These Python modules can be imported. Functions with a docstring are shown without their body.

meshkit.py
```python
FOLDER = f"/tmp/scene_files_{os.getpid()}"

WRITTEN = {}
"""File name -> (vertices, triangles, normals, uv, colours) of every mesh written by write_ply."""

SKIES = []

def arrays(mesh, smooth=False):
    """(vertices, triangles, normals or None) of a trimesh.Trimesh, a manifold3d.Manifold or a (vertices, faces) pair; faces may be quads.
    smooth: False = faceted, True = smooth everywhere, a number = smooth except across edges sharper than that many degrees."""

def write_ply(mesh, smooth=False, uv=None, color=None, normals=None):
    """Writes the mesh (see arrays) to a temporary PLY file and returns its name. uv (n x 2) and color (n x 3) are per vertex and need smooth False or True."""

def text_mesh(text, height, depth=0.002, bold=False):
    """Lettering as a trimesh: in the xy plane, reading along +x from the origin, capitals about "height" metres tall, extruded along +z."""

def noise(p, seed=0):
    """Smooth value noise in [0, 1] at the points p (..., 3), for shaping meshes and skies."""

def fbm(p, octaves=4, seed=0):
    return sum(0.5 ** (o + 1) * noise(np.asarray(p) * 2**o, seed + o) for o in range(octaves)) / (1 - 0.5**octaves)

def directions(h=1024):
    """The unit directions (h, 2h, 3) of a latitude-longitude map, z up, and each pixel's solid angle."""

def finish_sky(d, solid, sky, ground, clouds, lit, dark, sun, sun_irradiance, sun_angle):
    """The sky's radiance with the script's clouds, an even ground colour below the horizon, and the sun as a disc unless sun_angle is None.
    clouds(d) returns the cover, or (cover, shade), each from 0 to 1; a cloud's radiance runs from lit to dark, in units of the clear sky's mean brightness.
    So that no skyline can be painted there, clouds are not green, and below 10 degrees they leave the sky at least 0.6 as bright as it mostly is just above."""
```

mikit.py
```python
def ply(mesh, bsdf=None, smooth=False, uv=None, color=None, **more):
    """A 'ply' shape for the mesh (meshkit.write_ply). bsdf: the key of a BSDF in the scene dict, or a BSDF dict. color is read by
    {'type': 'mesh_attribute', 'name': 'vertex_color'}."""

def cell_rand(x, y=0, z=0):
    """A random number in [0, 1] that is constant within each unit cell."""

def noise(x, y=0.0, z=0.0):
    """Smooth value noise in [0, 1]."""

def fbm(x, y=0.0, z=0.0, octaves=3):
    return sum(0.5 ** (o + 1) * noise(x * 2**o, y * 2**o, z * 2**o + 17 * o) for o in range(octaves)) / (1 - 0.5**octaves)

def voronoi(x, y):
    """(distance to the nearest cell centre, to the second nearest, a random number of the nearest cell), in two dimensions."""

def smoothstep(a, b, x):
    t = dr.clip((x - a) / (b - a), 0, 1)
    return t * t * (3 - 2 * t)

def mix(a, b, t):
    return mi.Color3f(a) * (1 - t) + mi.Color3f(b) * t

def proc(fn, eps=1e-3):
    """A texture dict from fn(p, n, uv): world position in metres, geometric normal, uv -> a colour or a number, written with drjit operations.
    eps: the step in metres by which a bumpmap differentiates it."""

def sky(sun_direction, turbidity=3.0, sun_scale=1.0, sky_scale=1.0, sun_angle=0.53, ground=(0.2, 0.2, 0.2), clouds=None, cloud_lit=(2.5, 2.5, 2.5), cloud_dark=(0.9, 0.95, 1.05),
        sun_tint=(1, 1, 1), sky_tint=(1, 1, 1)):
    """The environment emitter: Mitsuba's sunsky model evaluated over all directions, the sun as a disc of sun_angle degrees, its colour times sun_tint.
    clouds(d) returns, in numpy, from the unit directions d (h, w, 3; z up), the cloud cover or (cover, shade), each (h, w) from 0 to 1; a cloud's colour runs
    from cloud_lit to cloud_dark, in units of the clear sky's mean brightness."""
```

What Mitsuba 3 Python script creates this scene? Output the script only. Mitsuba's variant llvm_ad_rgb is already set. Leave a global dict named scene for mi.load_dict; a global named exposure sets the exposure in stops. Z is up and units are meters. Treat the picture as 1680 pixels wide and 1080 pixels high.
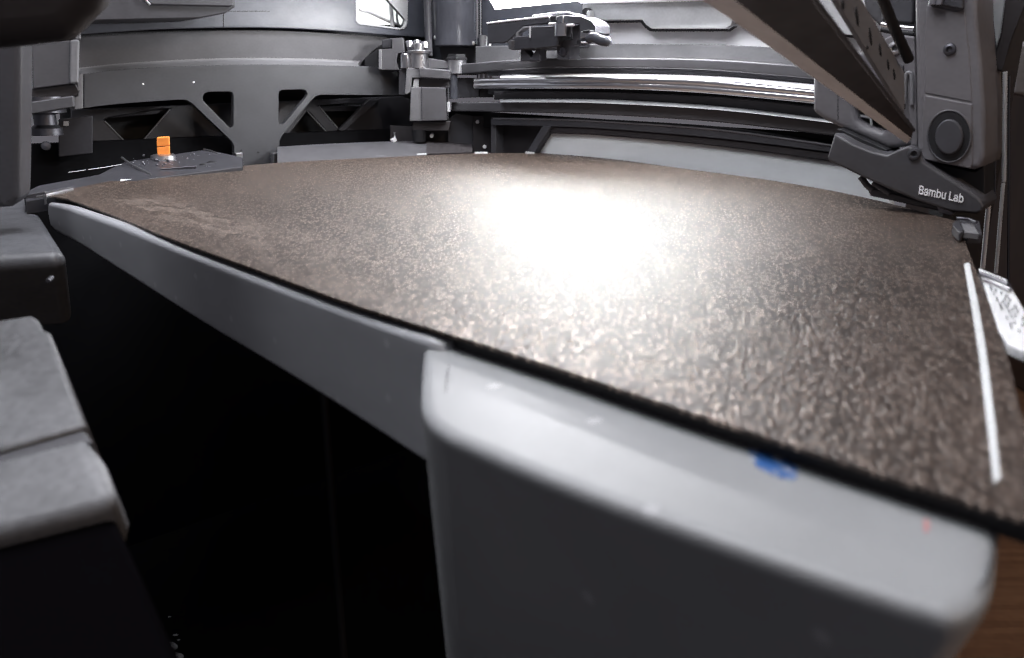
"""Inside a 3D printer's chamber, seen from a front corner just above the textured print plate."""
import math
import random
import numpy as np
import trimesh
import mapbox_earcut as earcut
import drjit as dr
import mitsuba as mi
import mikit
import meshkit
from mikit import proc, noise, fbm, voronoi, cell_rand, smoothstep, mix, ply

T = mi.ScalarTransform4f
random.seed(7)
rng = np.random.default_rng(7)
MM = 0.001

# ------------------------------------------------------------------ camera, light, exposure
H = 0.047                      # lens height above the print plate (the plate's top is z = 0)
F = 1300.0                     # focal length in photograph pixels (1680 wide)
PITCH = math.atan(400 / F)
EYE = np.array([0, 0, H])
FWD = np.array([0, math.cos(PITCH), -math.sin(PITCH)])
UP = np.array([0, math.sin(PITCH), math.cos(PITCH)])
exposure = 0.0
scene, labels = {'type': 'scene'}, {}
scene['camera'] = {
    'type': 'thinlens', 'fov': math.degrees(2 * math.atan(840 / F)), 'fov_axis': 'x',
    'aperture_radius': 0.00065, 'focus_distance': 0.42, 'near_clip': 0.004, 'far_clip': 20.0,
    'to_world': T().look_at(origin=EYE.tolist(), target=(EYE + FWD).tolist(), up=[0, 0, 1]),
}
scene['room_light'] = {'type': 'constant', 'radiance': {'type': 'rgb', 'value': [0.125, 0.12, 0.135]}}
LED = [122.0, 122.0, 124.0]       # the light bar over the rear rail
SHEET_RELIEF = 2.2e-4
LED_AT = (990, -14, .105, .005)
CORNER_AT = (832, -270, .012, .036)
LID = [8.6, 8.7, 9.2]         # the light in the lid
LID_AT = (-.09, .25, .42)


# ------------------------------------------------------------------ where things stand
def ray(px, py):
    u, v = (px - 840) / F, (540 - py) / F
    return np.array([u, 0, 0]) + UP * v + FWD


class Plane:
    """A working plane of the machine: a point and the normal that faces into the chamber."""

    def __init__(self, p, n, z=None):
        self.p, self.n = np.array(p, float), np.array(n, float) / np.linalg.norm(n)
        self.a = np.cross([0, 0, 1.0], self.n) if abs(self.n[2]) < .9 else np.array([1.0, 0, 0])
        self.a /= np.linalg.norm(self.a)
        self.b = np.cross(self.n, self.a)

    def at(self, px, py, off=0.0):
        d = ray(px, py)
        q = self.p + self.n * off
        return EYE + d * (np.dot(q - EYE, self.n) / np.dot(d, self.n))

    def flat(self, pts, off=0.0):
        return np.array([[np.dot(x - self.p, self.a), np.dot(x - self.p, self.b)] for x in (self.at(*q, off) for q in pts)])

    def world(self, q, off):
        q = np.asarray(q, float)
        return self.p + np.outer(q[:, 0], self.a) + np.outer(q[:, 1], self.b) + self.n * off


BED = Plane([0, 0, 0], [0, 0, 1])
SIDE = Plane([-.2726, .4976, 0], [.666, -.746, 0])      # the truss plate on the left
REAR = Plane([-.0525, .694, 0], [-.735, -.678, 0])      # the wall with the rail
HEAD = Plane([.126, .335, 0], [-.62, -.785, 0])         # front of the tool head
DOOR = Plane([.196, .335, 0], [-.93, .35, 0])


# ------------------------------------------------------------------ mesh helpers
def curve(pts, n=6):
    """A smooth line through the points (Catmull-Rom)."""
    p = np.array(pts, float)
    p = np.vstack([2 * p[0] - p[1], p, 2 * p[-1] - p[-2]])
    out = []
    for i in range(1, len(p) - 2):
        for t in np.arange(n) / n:
            a, b, c, d = p[i - 1:i + 3]
            out.append(.5 * (2 * b + (c - a) * t + (2 * a - 5 * b + 4 * c - d) * t * t + (3 * b - a - 3 * c + d) * t ** 3))
    out.append(p[-2])
    return [tuple(x) for x in out]


def area2(q):
    return np.sum(q[:, 0] * np.roll(q[:, 1], -1) - np.roll(q[:, 0], -1) * q[:, 1])


def inset(q, b):
    """The ring moved inwards by b (outwards for a hole): q counter-clockwise for an outline."""
    e = np.roll(q, -1, 0) - q
    e /= np.maximum(np.linalg.norm(e, axis=1, keepdims=True), 1e-12)
    n = np.stack([-e[:, 1], e[:, 0]], 1)
    m = np.roll(n, 1, 0) + n
    m /= np.maximum((m * n).sum(1, keepdims=True), .35)
    return q + m * b * .5 * 2 / np.maximum(np.linalg.norm(m, axis=1, keepdims=True), 1) * np.linalg.norm(m, axis=1, keepdims=True) / 1


def slab(pl, outline, off, thick, holes=(), bevel=.4 * MM, steps=1, back=True):
    """A plate whose front lies off metres in front of the plane, thick deep, with rounded front edges."""
    rings = []
    for k, r in enumerate([outline, *holes]):
        q = pl.flat(r, off)
        keep = np.linalg.norm(q - np.roll(q, 1, 0), axis=1) > 1e-7
        q = q[keep]
        if (area2(q) > 0) == (k > 0):
            q = q[::-1]
        rings.append(q)
    levels = [(0.0, -thick)]
    for s in range(steps + 1):
        a = math.pi / 2 * s / steps
        levels.append((bevel * (1 - math.cos(a)), -bevel * (1 - math.sin(a))))
    v, f, front, backs = [], [], [], []
    at = 0
    for q in rings:
        n = len(q)
        for k, (i, z) in enumerate(levels):
            v.append(pl.world(inset(q, i) if i else q, off + z))
            if k:
                j = np.arange(n)
                lo, hi = at + (k - 1) * n, at + k * n
                f.append(np.stack([lo + j, lo + (j + 1) % n, hi + (j + 1) % n], 1))
                f.append(np.stack([lo + j, hi + (j + 1) % n, hi + j], 1))
        front.append(at + (len(levels) - 1) * n + np.arange(n))
        backs.append(at + np.arange(n))
        at += n * len(levels)
    v = np.vstack(v)
    for idx, flip in ((front, False), (backs, True)):
        if flip and not back:
            continue
        ids = np.concatenate(idx)
        q2 = np.stack([(v[ids] - pl.p) @ pl.a, (v[ids] - pl.p) @ pl.b], 1)
        tri = earcut.triangulate_float64(q2, np.cumsum([len(x) for x in idx]).astype(np.uint32)).reshape(-1, 3)
        t = ids[tri]
        c = np.cross(v[t[:, 1]] - v[t[:, 0]], v[t[:, 2]] - v[t[:, 0]]) @ pl.n
        bad = (c < 0) != flip
        t[bad] = t[bad][:, ::-1]
        f.append(t)
    return trimesh.Trimesh(v, np.vstack(f), process=False)


def tube(pts, r, sides=14, caps=True):
    """A round bar along 3-D points; r a radius or one per point."""
    p = np.array(pts, float)
    r = np.broadcast_to(r, len(p))
    t = np.gradient(p, axis=0)
    t /= np.linalg.norm(t, axis=1, keepdims=True)
    ref = np.array([0, 0, 1.0]) if abs(t[0][2]) < .85 else np.array([1.0, 0, 0])
    v = []
    for k in range(len(p)):
        x = np.cross(t[k], ref)
        x /= np.linalg.norm(x)
        y = np.cross(x, t[k])
        a = np.arange(sides) * 2 * math.pi / sides
        v.append(p[k] + r[k] * (np.outer(np.cos(a), x) + np.outer(np.sin(a), y)))
    v, f, j = np.vstack(v), [], np.arange(sides)
    for k in range(len(p) - 1):
        lo, hi = k * sides, (k + 1) * sides
        f += [np.stack([lo + j, hi + (j + 1) % sides, lo + (j + 1) % sides], 1), np.stack([lo + j, hi + j, hi + (j + 1) % sides], 1)]
    if caps:
        v = np.vstack([v, p[:1], p[-1:]])
        c0, c1, l = len(v) - 2, len(v) - 1, (len(p) - 1) * sides
        f += [np.stack([j * 0 + c0, j, (j + 1) % sides], 1), np.stack([j * 0 + c1, l + (j + 1) % sides, l + j], 1)]
    m = trimesh.Trimesh(v, np.vstack(f), process=False)
    if m.volume < 0:
        m.invert()
    return m


def lathe(base, axis, prof, sides=28):
    """A turned piece: prof is a list of (radius, height along the axis)."""
    axis = np.array(axis, float) / np.linalg.norm(axis)
    x = np.cross(axis, [0, 0, 1.0] if abs(axis[2]) < .9 else [1.0, 0, 0])
    x /= np.linalg.norm(x)
    y = np.cross(axis, x)
    a = np.arange(sides) * 2 * math.pi / sides
    v = np.vstack([np.array(base) + axis * h + max(r, 1e-6) * (np.outer(np.cos(a), x) + np.outer(np.sin(a), y)) for r, h in prof])
    f, j = [], np.arange(sides)
    for k in range(len(prof) - 1):
        lo, hi = k * sides, (k + 1) * sides
        f += [np.stack([lo + j, lo + (j + 1) % sides, hi + (j + 1) % sides], 1), np.stack([lo + j, hi + (j + 1) % sides, hi + j], 1)]
    m = trimesh.Trimesh(v, np.vstack(f), process=False)
    return m


def hexa(c, bevel=0.0):
    """A block from its eight corners: four below (in turn), four above."""
    import manifold3d as m3
    c = np.array(c, float)
    if bevel:
        ctr = c.mean(0)
        d = ctr - c
        c = c + d / np.linalg.norm(d, axis=1, keepdims=True) * bevel * 1.5
        ball = trimesh.creation.icosphere(2, bevel).vertices
        pts = (c[:, None] + ball[None]).reshape(-1, 3)
    else:
        pts = c
    h = m3.Manifold.hull_points(pts)
    q = h.to_mesh()
    return trimesh.Trimesh(q.vert_properties[:, :3], q.tri_verts, process=False)


def box(lo, hi, bevel=0.0):
    (a, b, c), (d, e, g) = lo, hi
    return hexa([[a, b, c], [d, b, c], [d, e, c], [a, e, c], [a, b, g], [d, b, g], [d, e, g], [a, e, g]], bevel)


def block(pl, poly, off, depth, bevel=.5 * MM):
    """A convex block: the hull of an outline on the plane and the same outline depth behind it, its edges rounded."""
    import manifold3d as m3
    q = pl.flat(poly, off)
    if area2(q) < 0:
        q = q[::-1]
    q = inset(q, bevel)
    c = np.vstack([pl.world(q, off - bevel), pl.world(q, off - depth + bevel)])
    ball = trimesh.creation.icosphere(2, bevel).vertices
    g = m3.Manifold.hull_points((c[:, None] + ball[None]).reshape(-1, 3)).to_mesh()
    return trimesh.Trimesh(g.vert_properties[:, :3], g.tri_verts, process=False)


def join(*m):
    return trimesh.util.concatenate(list(m))


def rect(x0, y0, x1, y1):
    return [(x0, y0), (x1, y0), (x1, y1), (x0, y1)]


def ellipse(cx, cy, rx, ry, n=36, tilt=0.0):
    a = np.arange(n) * 2 * math.pi / n
    c, s = math.cos(tilt), math.sin(tilt)
    return [(cx + rx * math.cos(t) * c - ry * math.sin(t) * s, cy + rx * math.cos(t) * s + ry * math.sin(t) * c) for t in a]


# ------------------------------------------------------------------ scene entries
def numbered(key):
    if key not in scene and not any(k.startswith(key + '__') for k in scene) and key not in labels:
        return key
    n = 1
    while f'{key}_{n:03d}' in scene or f'{key}_{n:03d}' in labels:
        n += 1
    return f'{key}_{n:03d}'


def obj(name, mesh, mat, parent=None, smooth=35, **more):
    key = numbered(f'{parent}__{name}' if parent else name)
    scene[key] = ply(mesh, mat, smooth=smooth, **more)
    return key


def thing(name, label, category, group=None):
    key = numbered(name)
    labels[key] = {'label': label, 'category': category}
    if group:
        labels[key]['group'] = group
    return key


def tag(key, label, category=None, kind=None, group=None):
    labels[key] = {k: v for k, v in dict(label=label, category=category, kind=kind, group=group).items() if v}
    return key


# ------------------------------------------------------------------ materials
def rgb(*c):
    return {'type': 'rgb', 'value': list(c) if len(c) > 1 else [c[0]] * 3}


def plastic(name, c, rough=.5, spec=.5, grain=0.0, scale=2500.0, mottled=.18):
    """Moulded plastic: a little uneven in tone and gloss, with a fine grain."""
    c = [float(x) for x in c]

    def tone(p, n, uv):
        k = fbm(p.x * 60, p.y * 60, p.z * 60) - .5
        g = noise(p.x * 900, p.y * 900, p.z * 900) - .5
        return mi.Color3f(*c) * (1 + mottled * 2 * k + mottled * .6 * g)

    b = {'type': 'principled', 'base_color': proc(tone), 'roughness': rough, 'specular': spec}
    if grain:
        b = {'type': 'bumpmap', 'arbitrary': proc(lambda p, n, uv: fbm(p.x * scale, p.y * scale, p.z * scale, 2), eps=.15 / scale), 'scale': grain, 'nested_bsdf': b}
    scene[name] = {'type': 'twosided', 'bsdf': b}
    return name


def metal(name, c, rough):
    scene[name] = {'type': 'twosided', 'bsdf': {'type': 'principled', 'base_color': rgb(*c), 'metallic': 1.0, 'roughness': rough}}
    return name


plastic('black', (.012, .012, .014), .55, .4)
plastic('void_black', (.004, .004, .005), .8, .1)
scene['shaded_front'] = {'type': 'twosided', 'bsdf': {'type': 'diffuse', 'reflectance': rgb(.0025, .0022, .0028)}}  # shade on the foreground block's front, put into the colour
plastic('dark', (.035, .035, .041), .45, .5)
plastic('dark_warm', (.024, .021, .023), .55, .4)
plastic('charcoal', (.044, .044, .051), .5, .5, 3e-5)
plastic('truss_paint', (.042, .043, .048), .48, .5, 7e-5, 1400)
plastic('grey', (.066, .065, .071), .5, .5, 3e-5)
plastic('mid_grey', (.14, .14, .148), .5, .5, 3e-5)
plastic('pale_grey', (.42, .43, .44), .55, .4)
plastic('light_panel', (.60, .62, .63), .5, .4, mottled=.06)
plastic('white', (.78, .78, .80), .45, .4, mottled=.06)
plastic('gloss_panel', (.062, .066, .080), .33, .6)
plastic('column_gloss', (.050, .052, .062), .22, .6)
def speckled(name, c, rough):
    """Painted metal with a few pale specks of dust and wear."""
    def tone(p, n, uv):
        u, v = (p.x - p.y) * 70, p.z * 100 + (p.x + p.y) * 45
        d, _, r = voronoi(u, v)
        k = 1 + .25 * (fbm(p.x * 40, p.y * 40, p.z * 40) - .5)
        return mix(mi.Color3f(*c) * k, mi.Color3f(.55, .55, .57), .28 * smoothstep(.15, .04, d) * smoothstep(.80, .9, r))

    scene[name] = {'type': 'twosided', 'bsdf': {'type': 'principled', 'base_color': proc(tone), 'roughness': rough, 'specular': .45}}


speckled('bed_paint', (.285, .292, .308), .42)
speckled('handle_paint', (.235, .242, .248), .48)
plastic('block_top', (.115, .117, .124), .5, .45, 0, mottled=.6)
plastic('side_top', (.075, .077, .084), .42, .5, 0, mottled=.3)
plastic('head_grey', (.120, .115, .123), .5, .45, 2e-5)
plastic('shroud', (.044, .043, .048), .5, .5, 5e-5, 1700)
plastic('ribbon_bounce_lit', (.46, .415, .395), .6, .3)  # pale brown holds the light bounced up from the plate
plastic('tag_metal', (.68, .69, .70), .4, .5)
plastic('orange', (.85, .27, .05), .55, .4, mottled=.1)
scene['blue_mark'] = {'type': 'twosided', 'bsdf': {'type': 'principled', 'roughness': .55, 'base_color': proc(lambda p, n, uv: mix((.015, .075, .24), (.28, .30, .34), smoothstep(.42, .74, .6 * fbm(p.x * 420, p.y * 420, 3.0) + .4 * noise(p.x * 1500, p.y * 700, 1.0))))}}
plastic('red_mark', (.42, .20, .20), .6, .3)
metal('chrome', (.82, .82, .84), .16)
metal('steel', (.62, .62, .64), .34)
metal('dark_steel', (.16, .16, .18), .4)
metal('foil', (.72, .72, .74), .3)


def flakes(p):
    """Grains of the powder coat, a little longer along the plate: (distance from the grain's middle, its random number, fine noise)."""
    a, b = .988 * p.x - .15 * p.y, .15 * p.x + .988 * p.y
    d, _, r = voronoi(a * 1750 + .6 * noise(a * 700, b * 200, 1.0), b * 520)
    return d, r, noise(a * 3600, b * 1500, 9.0)


def sheet_tone(p, n, uv):
    d, g, h = flakes(p)
    w = fbm(p.x * 22, p.y * 22, 4.0, 3)
    s = fbm(p.x * 60 + p.y * 60, p.y * 9 - p.x * 9, 1.0, 3)     # faint wiped streaks
    din, dal = (p.x + .191) * .726 + (p.y - .343) * .687, (p.x + .191) * .687 - (p.y - .343) * .726
    scuff = smoothstep(.006, .014, din) * smoothstep(.040, .022, din) * smoothstep(.0, .03, dal) * smoothstep(.22, .10, dal)
    k = .55 + 1.2 * (g * h - .25) + .22 * (w - .5) + .12 * smoothstep(.52, .75, s) 
    pale = .42 * scuff * smoothstep(.36, .64, fbm(dal * 160, din * 420, 2.0, 3)) * (.4 + .6 * noise(p.x * 1400, p.y * 1400, 6.0))
    return mix(mi.Color3f(.092, .066, .053) * k, (.31, .255, .22), dr.minimum(pale + .42 * smoothstep(.50, .22, d) * smoothstep(.60, .85, g) * (.2 + 1.0 * h), .9))


def flake_tone(p, n, uv):
    return mi.Color3f(.56, .445, .375) * (.5 + .7 * noise(p.x * 3000, p.y * 3000, 2.0))


def flake_cover(p, n, uv):
    d, r, h = flakes(p)
    return .02 + .95 * smoothstep(.52, .28, d) * smoothstep(.50, .75, r) * (.3 + 1.0 * h)


def sheet_relief(p, n, uv):
    d, r, h = flakes(p)
    return (.5 + .9 * r) * (1 - d * d) + .35 * h


scene['sheet_coat'] = {'type': 'twosided', 'bsdf': {'type': 'bumpmap', 'arbitrary': proc(sheet_relief, eps=6e-5), 'scale': SHEET_RELIEF, 'nested_bsdf': {
    'type': 'blendbsdf', 'weight': proc(flake_cover),
    'coat': {'type': 'principled', 'base_color': proc(sheet_tone), 'roughness': .42, 'specular': .3},
    'flake': {'type': 'principled', 'base_color': proc(flake_tone), 'roughness': .35, 'metallic': 1.0}}}}


def wood_tone(p, n, uv):
    g = fbm(p.x * 5, p.y * 60, p.z * 4, 4)
    r = .5 + .5 * dr.sin(22 * g + 60 * p.y)
    return mix((.17, .082, .042), (.25, .130, .070), r * .6 + .4 * noise(p.x * 300, p.y * 300, p.z * 12))


scene['wood'] = {'type': 'twosided', 'bsdf': {'type': 'principled', 'base_color': proc(wood_tone), 'roughness': .45, 'specular': .4}}
scene['dimmed_wood'] = {'type': 'twosided', 'bsdf': {'type': 'principled', 'base_color': proc(lambda p, n, uv: mix((.03, .018, .012), (.065, .038, .024), fbm(p.y * 40, p.z * 5, 2.0))), 'roughness': .4, 'specular': .4}}  # wood tone darkened to give the dim reflection in the door glass
scene['glass'] = {'type': 'thindielectric', 'int_ior': 1.5}


def belt_tone(p, n, uv):
    return mi.Color3f(.035, .031, .033) * (.8 + .4 * noise(p.x * 300, p.y * 300, p.z * 300))


def ribs(p, n, uv):
    return .5 + .5 * dr.sin(uv.x * 2 * math.pi * 170)


scene['ribbed_black'] = {'type': 'twosided', 'bsdf': {'type': 'bumpmap', 'arbitrary': proc(ribs, eps=1e-4), 'scale': 1.2e-4,
                         'nested_bsdf': {'type': 'principled', 'base_color': proc(belt_tone), 'roughness': .5, 'specular': .4}}}

# ------------------------------------------------------------------ lamps
def lamp_sheet(center, u, v, facing, radiance, parent):
    """A flat luminous sheet with half-sides u and v, shining towards facing."""
    c, u, v = np.array(center), np.array(u), np.array(v)
    q = np.array([c - u - v, c + u - v, c + u + v, c - u + v])
    f = [[0, 1, 2], [0, 2, 3]]
    if np.dot(np.cross(u, v), facing) < 0:
        f = [[0, 2, 1], [0, 3, 2]]
    k = numbered(parent + '__diffuser')
    scene[k] = ply(trimesh.Trimesh(q, f, process=False), 'white', smooth=False, emitter={'type': 'area', 'radiance': rgb(*radiance)})


lbar = thing('light_bar', 'white light bar high on the rear wall over the rail', 'lamp')
lb_c = REAR.at(LED_AT[0], LED_AT[1], .03)
lb_dir = REAR.n * .75 + np.array([0, 0, -.65])
lb_v = np.cross(REAR.a, lb_dir)
lb_v /= np.linalg.norm(lb_v)
lamp_sheet(lb_c, REAR.a * LED_AT[2], lb_v * LED_AT[3], lb_dir, LED, lbar)
cl_ = thing('corner_lamp', 'small square white lamp high in the rear corner of the chamber', 'lamp')
lamp_sheet(REAR.at(*CORNER_AT[:2], .03), REAR.a * CORNER_AT[2], lb_v * CORNER_AT[3], lb_dir, LED, cl_)
rl = thing('added_warm_lamp', 'unseen warm lamp added outside the printer to light the wooden floor', 'lamp')
scene[rl + '__bulb'] = {'type': 'sphere', 'center': [.55, -.30, .45], 'radius': .04, 'bsdf': {'type': 'ref', 'id': 'white'}, 'emitter': {'type': 'area', 'radiance': rgb(70, 52, 38)}}  # unseen sphere, added to light the wooden floor
lid = thing('lid_light', 'flat white light in the lid above the chamber', 'lamp')
lamp_sheet(LID_AT, [.17, 0, 0], [0, .20, 0], [0, 0, -1], LID, lid)

# ------------------------------------------------------------------ the setting
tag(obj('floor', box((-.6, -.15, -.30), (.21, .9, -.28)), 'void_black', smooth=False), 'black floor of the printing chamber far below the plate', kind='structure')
# the black lower walls of the chamber
def wall_box(pl, s0, s1, z0, z1, off, thick):
    c = []
    for z in (z0, z1):
        for s, o in ((s0, off), (s1, off), (s1, off - thick), (s0, off - thick)):
            c.append(pl.p + pl.a * s + pl.n * o + np.array([0, 0, z]))
    return hexa(c)


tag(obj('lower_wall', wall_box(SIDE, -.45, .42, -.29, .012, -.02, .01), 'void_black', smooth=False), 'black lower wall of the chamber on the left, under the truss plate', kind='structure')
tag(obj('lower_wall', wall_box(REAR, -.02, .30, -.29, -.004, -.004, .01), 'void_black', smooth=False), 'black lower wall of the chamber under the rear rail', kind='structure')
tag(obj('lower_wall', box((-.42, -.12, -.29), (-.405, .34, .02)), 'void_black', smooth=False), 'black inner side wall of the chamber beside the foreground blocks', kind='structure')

# ------------------------------------------------------------------ print plate
near_edge = curve([(112, 327), (195, 357), (281, 392), (420, 442), (600, 506), (872, 590), (1080, 659), (1229, 707), (1378, 756), (1625, 834), (1775, 884)], 4)
right_edge = curve([(1775, 884), (1722, 780), (1680, 692), (1655, 592), (1620, 490), (1594, 425), (1577, 378)], 4)
back_right = curve([(1572, 364), (1460, 334), (1359, 312), (1250, 294), (1123, 277), (1019, 263), (950, 256), (890, 251.5)], 4)
back_left = curve([(790, 251), (700, 255), (613, 259), (520, 263.5), (460, 267), (400, 272), (320, 279.5), (200, 294), (112, 311), (80, 320)], 4)
plate_line = near_edge + right_edge[1:] + back_right + back_left + [(82, 322)]
bp = thing('build_plate', 'brown textured metal print plate lying flat on the grey heated bed', 'print plate')
obj('sheet', slab(BED, plate_line, 0.0, .7 * MM, bevel=.05 * MM), 'sheet_coat', bp, smooth=20)
line = [(1582, 432), (1591, 431), (1604, 490), (1618, 570), (1632, 680), (1643, 784), (1632, 792), (1620, 690), (1607, 580), (1594, 500)]
labels[obj('printed_line', slab(BED, line, .45 * MM, .44 * MM, bevel=.15 * MM), 'light_panel', bp)] = {'label': 'long white printed line along the right edge'}
for k, q in enumerate([[(197, 297), (197, 293.5), (248, 286), (252, 288.5)], rect(779, 249.2, 800, 252), rect(862, 248.6, 877, 252), [(684, 253.8), (684, 252), (758, 249.5), (758, 251.5)],
                       [(614, 256), (612, 252), (630, 252), (634, 256)]]):
    obj('plate_tab', slab(BED, q, .3 * MM, .29 * MM, bevel=.1 * MM), 'mid_grey' if k == 4 else 'pale_grey', bp)

# ------------------------------------------------------------------ heated bed under it
hb = thing('heat_bed', 'grey painted heated bed carrying the brown plate, with a broad rounded front handle', 'printer bed')
pts = BED.flat(near_edge, 0)
n_dir = np.array([pts[-1] - pts[0]])[0]
n_dir = n_dir / np.linalg.norm(n_dir)
out_n = np.array([n_dir[1], -n_dir[0]]) if n_dir[1] < 0 else np.array([-n_dir[1], n_dir[0]])
out_n = out_n if out_n[1] < 0 else -out_n                       # away from the plate, towards the viewer's left
OUT3 = np.array([out_n[0], out_n[1], 0])
ALONG = np.array([n_dir[0], n_dir[1], 0])
P0 = np.array([*pts[0], 0])
SIDEP = Plane(P0 + OUT3 * 4.8 * MM, OUT3)                        # outer face of the bed's side
core = trimesh.creation.extrude_polygon(__import__('shapely').geometry.Polygon(BED.flat(plate_line, 0)).buffer(-.0022), .0032, engine='earcut')
core.apply_translation([0, 0, -.0041])
obj('magnet_layer', core, 'black', hb, smooth=False)
under = trimesh.creation.extrude_polygon(__import__('shapely').geometry.Polygon(BED.flat(plate_line, 0)).buffer(-.014), .016, engine='earcut')
under.apply_translation([0, 0, -.0222])
obj('underside', under, 'black', hb, smooth=False)
panel = [(78, 333)] + curve([(112, 341), (195, 370), (281, 405), (420, 458), (600, 524), (696, 556)], 3) + [(716, 566), (725, 600), (725, 772)] + \
    curve([(690, 757), (560, 672), (450, 603), (330, 530), (200, 447), (130, 402), (92, 382)], 3) + [(82, 372), (77, 345)]
obj('side_panel', slab(SIDEP, panel, .0005, 4 * MM, bevel=1.7 * MM, steps=6), 'bed_paint', hb)

# the handle: a hollow tongue with rounded corners, its front undercut
ZT = -.0036
HANDLE_PROFILE = [(0, 2.4), (-.08, 1.6), (-.3, .9), (-.7, .35), (-1.3, .05), (-2.0, 0), (-2.8, .15), (-8, .3), (-16, .5), (-30, .8), (-46, 1.2), (-80, 2.0)]   # height and inset, mm
top_pl = Plane([0, 0, ZT], [0, 0, 1])
handle_px = [(695, 562)] + curve([(694, 580), (691, 620), (690, 652), (695, 674), (708, 692), (732, 709)], 4) + curve([(800, 741), (1000, 818), (1300, 925), (1480, 984)], 4)[1:] + \
    curve([(1530, 1000), (1562, 1008), (1594, 1003), (1618, 984), (1631, 955), (1636, 925), (1640, 872)], 4) + [(1648, 838), (1600, 812), (1229, 690), (872, 574)]


def loft(rings, cap=True):
    n, f, j = len(rings[0]), [], np.arange(len(rings[0]))
    for k in range(len(rings) - 1):
        lo, hi = k * n, (k + 1) * n
        f += [np.stack([lo + j, lo + (j + 1) % n, hi + (j + 1) % n], 1), np.stack([lo + j, hi + (j + 1) % n, hi + j], 1)]
    v = np.vstack(rings)
    if cap:
        for k, flip in ((0, True), (len(rings) - 1, False)):
            t = earcut.triangulate_float64(rings[k][:, :2].copy(), np.array([n], np.uint32)).reshape(-1, 3) + k * n
            up = np.cross(v[t[:, 1]] - v[t[:, 0]], v[t[:, 2]] - v[t[:, 0]])[:, 2]
            bad = (up < 0) != flip
            t[bad] = t[bad][:, ::-1]
            f.append(t)
    return trimesh.Trimesh(v, np.vstack(f), process=False)


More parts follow.
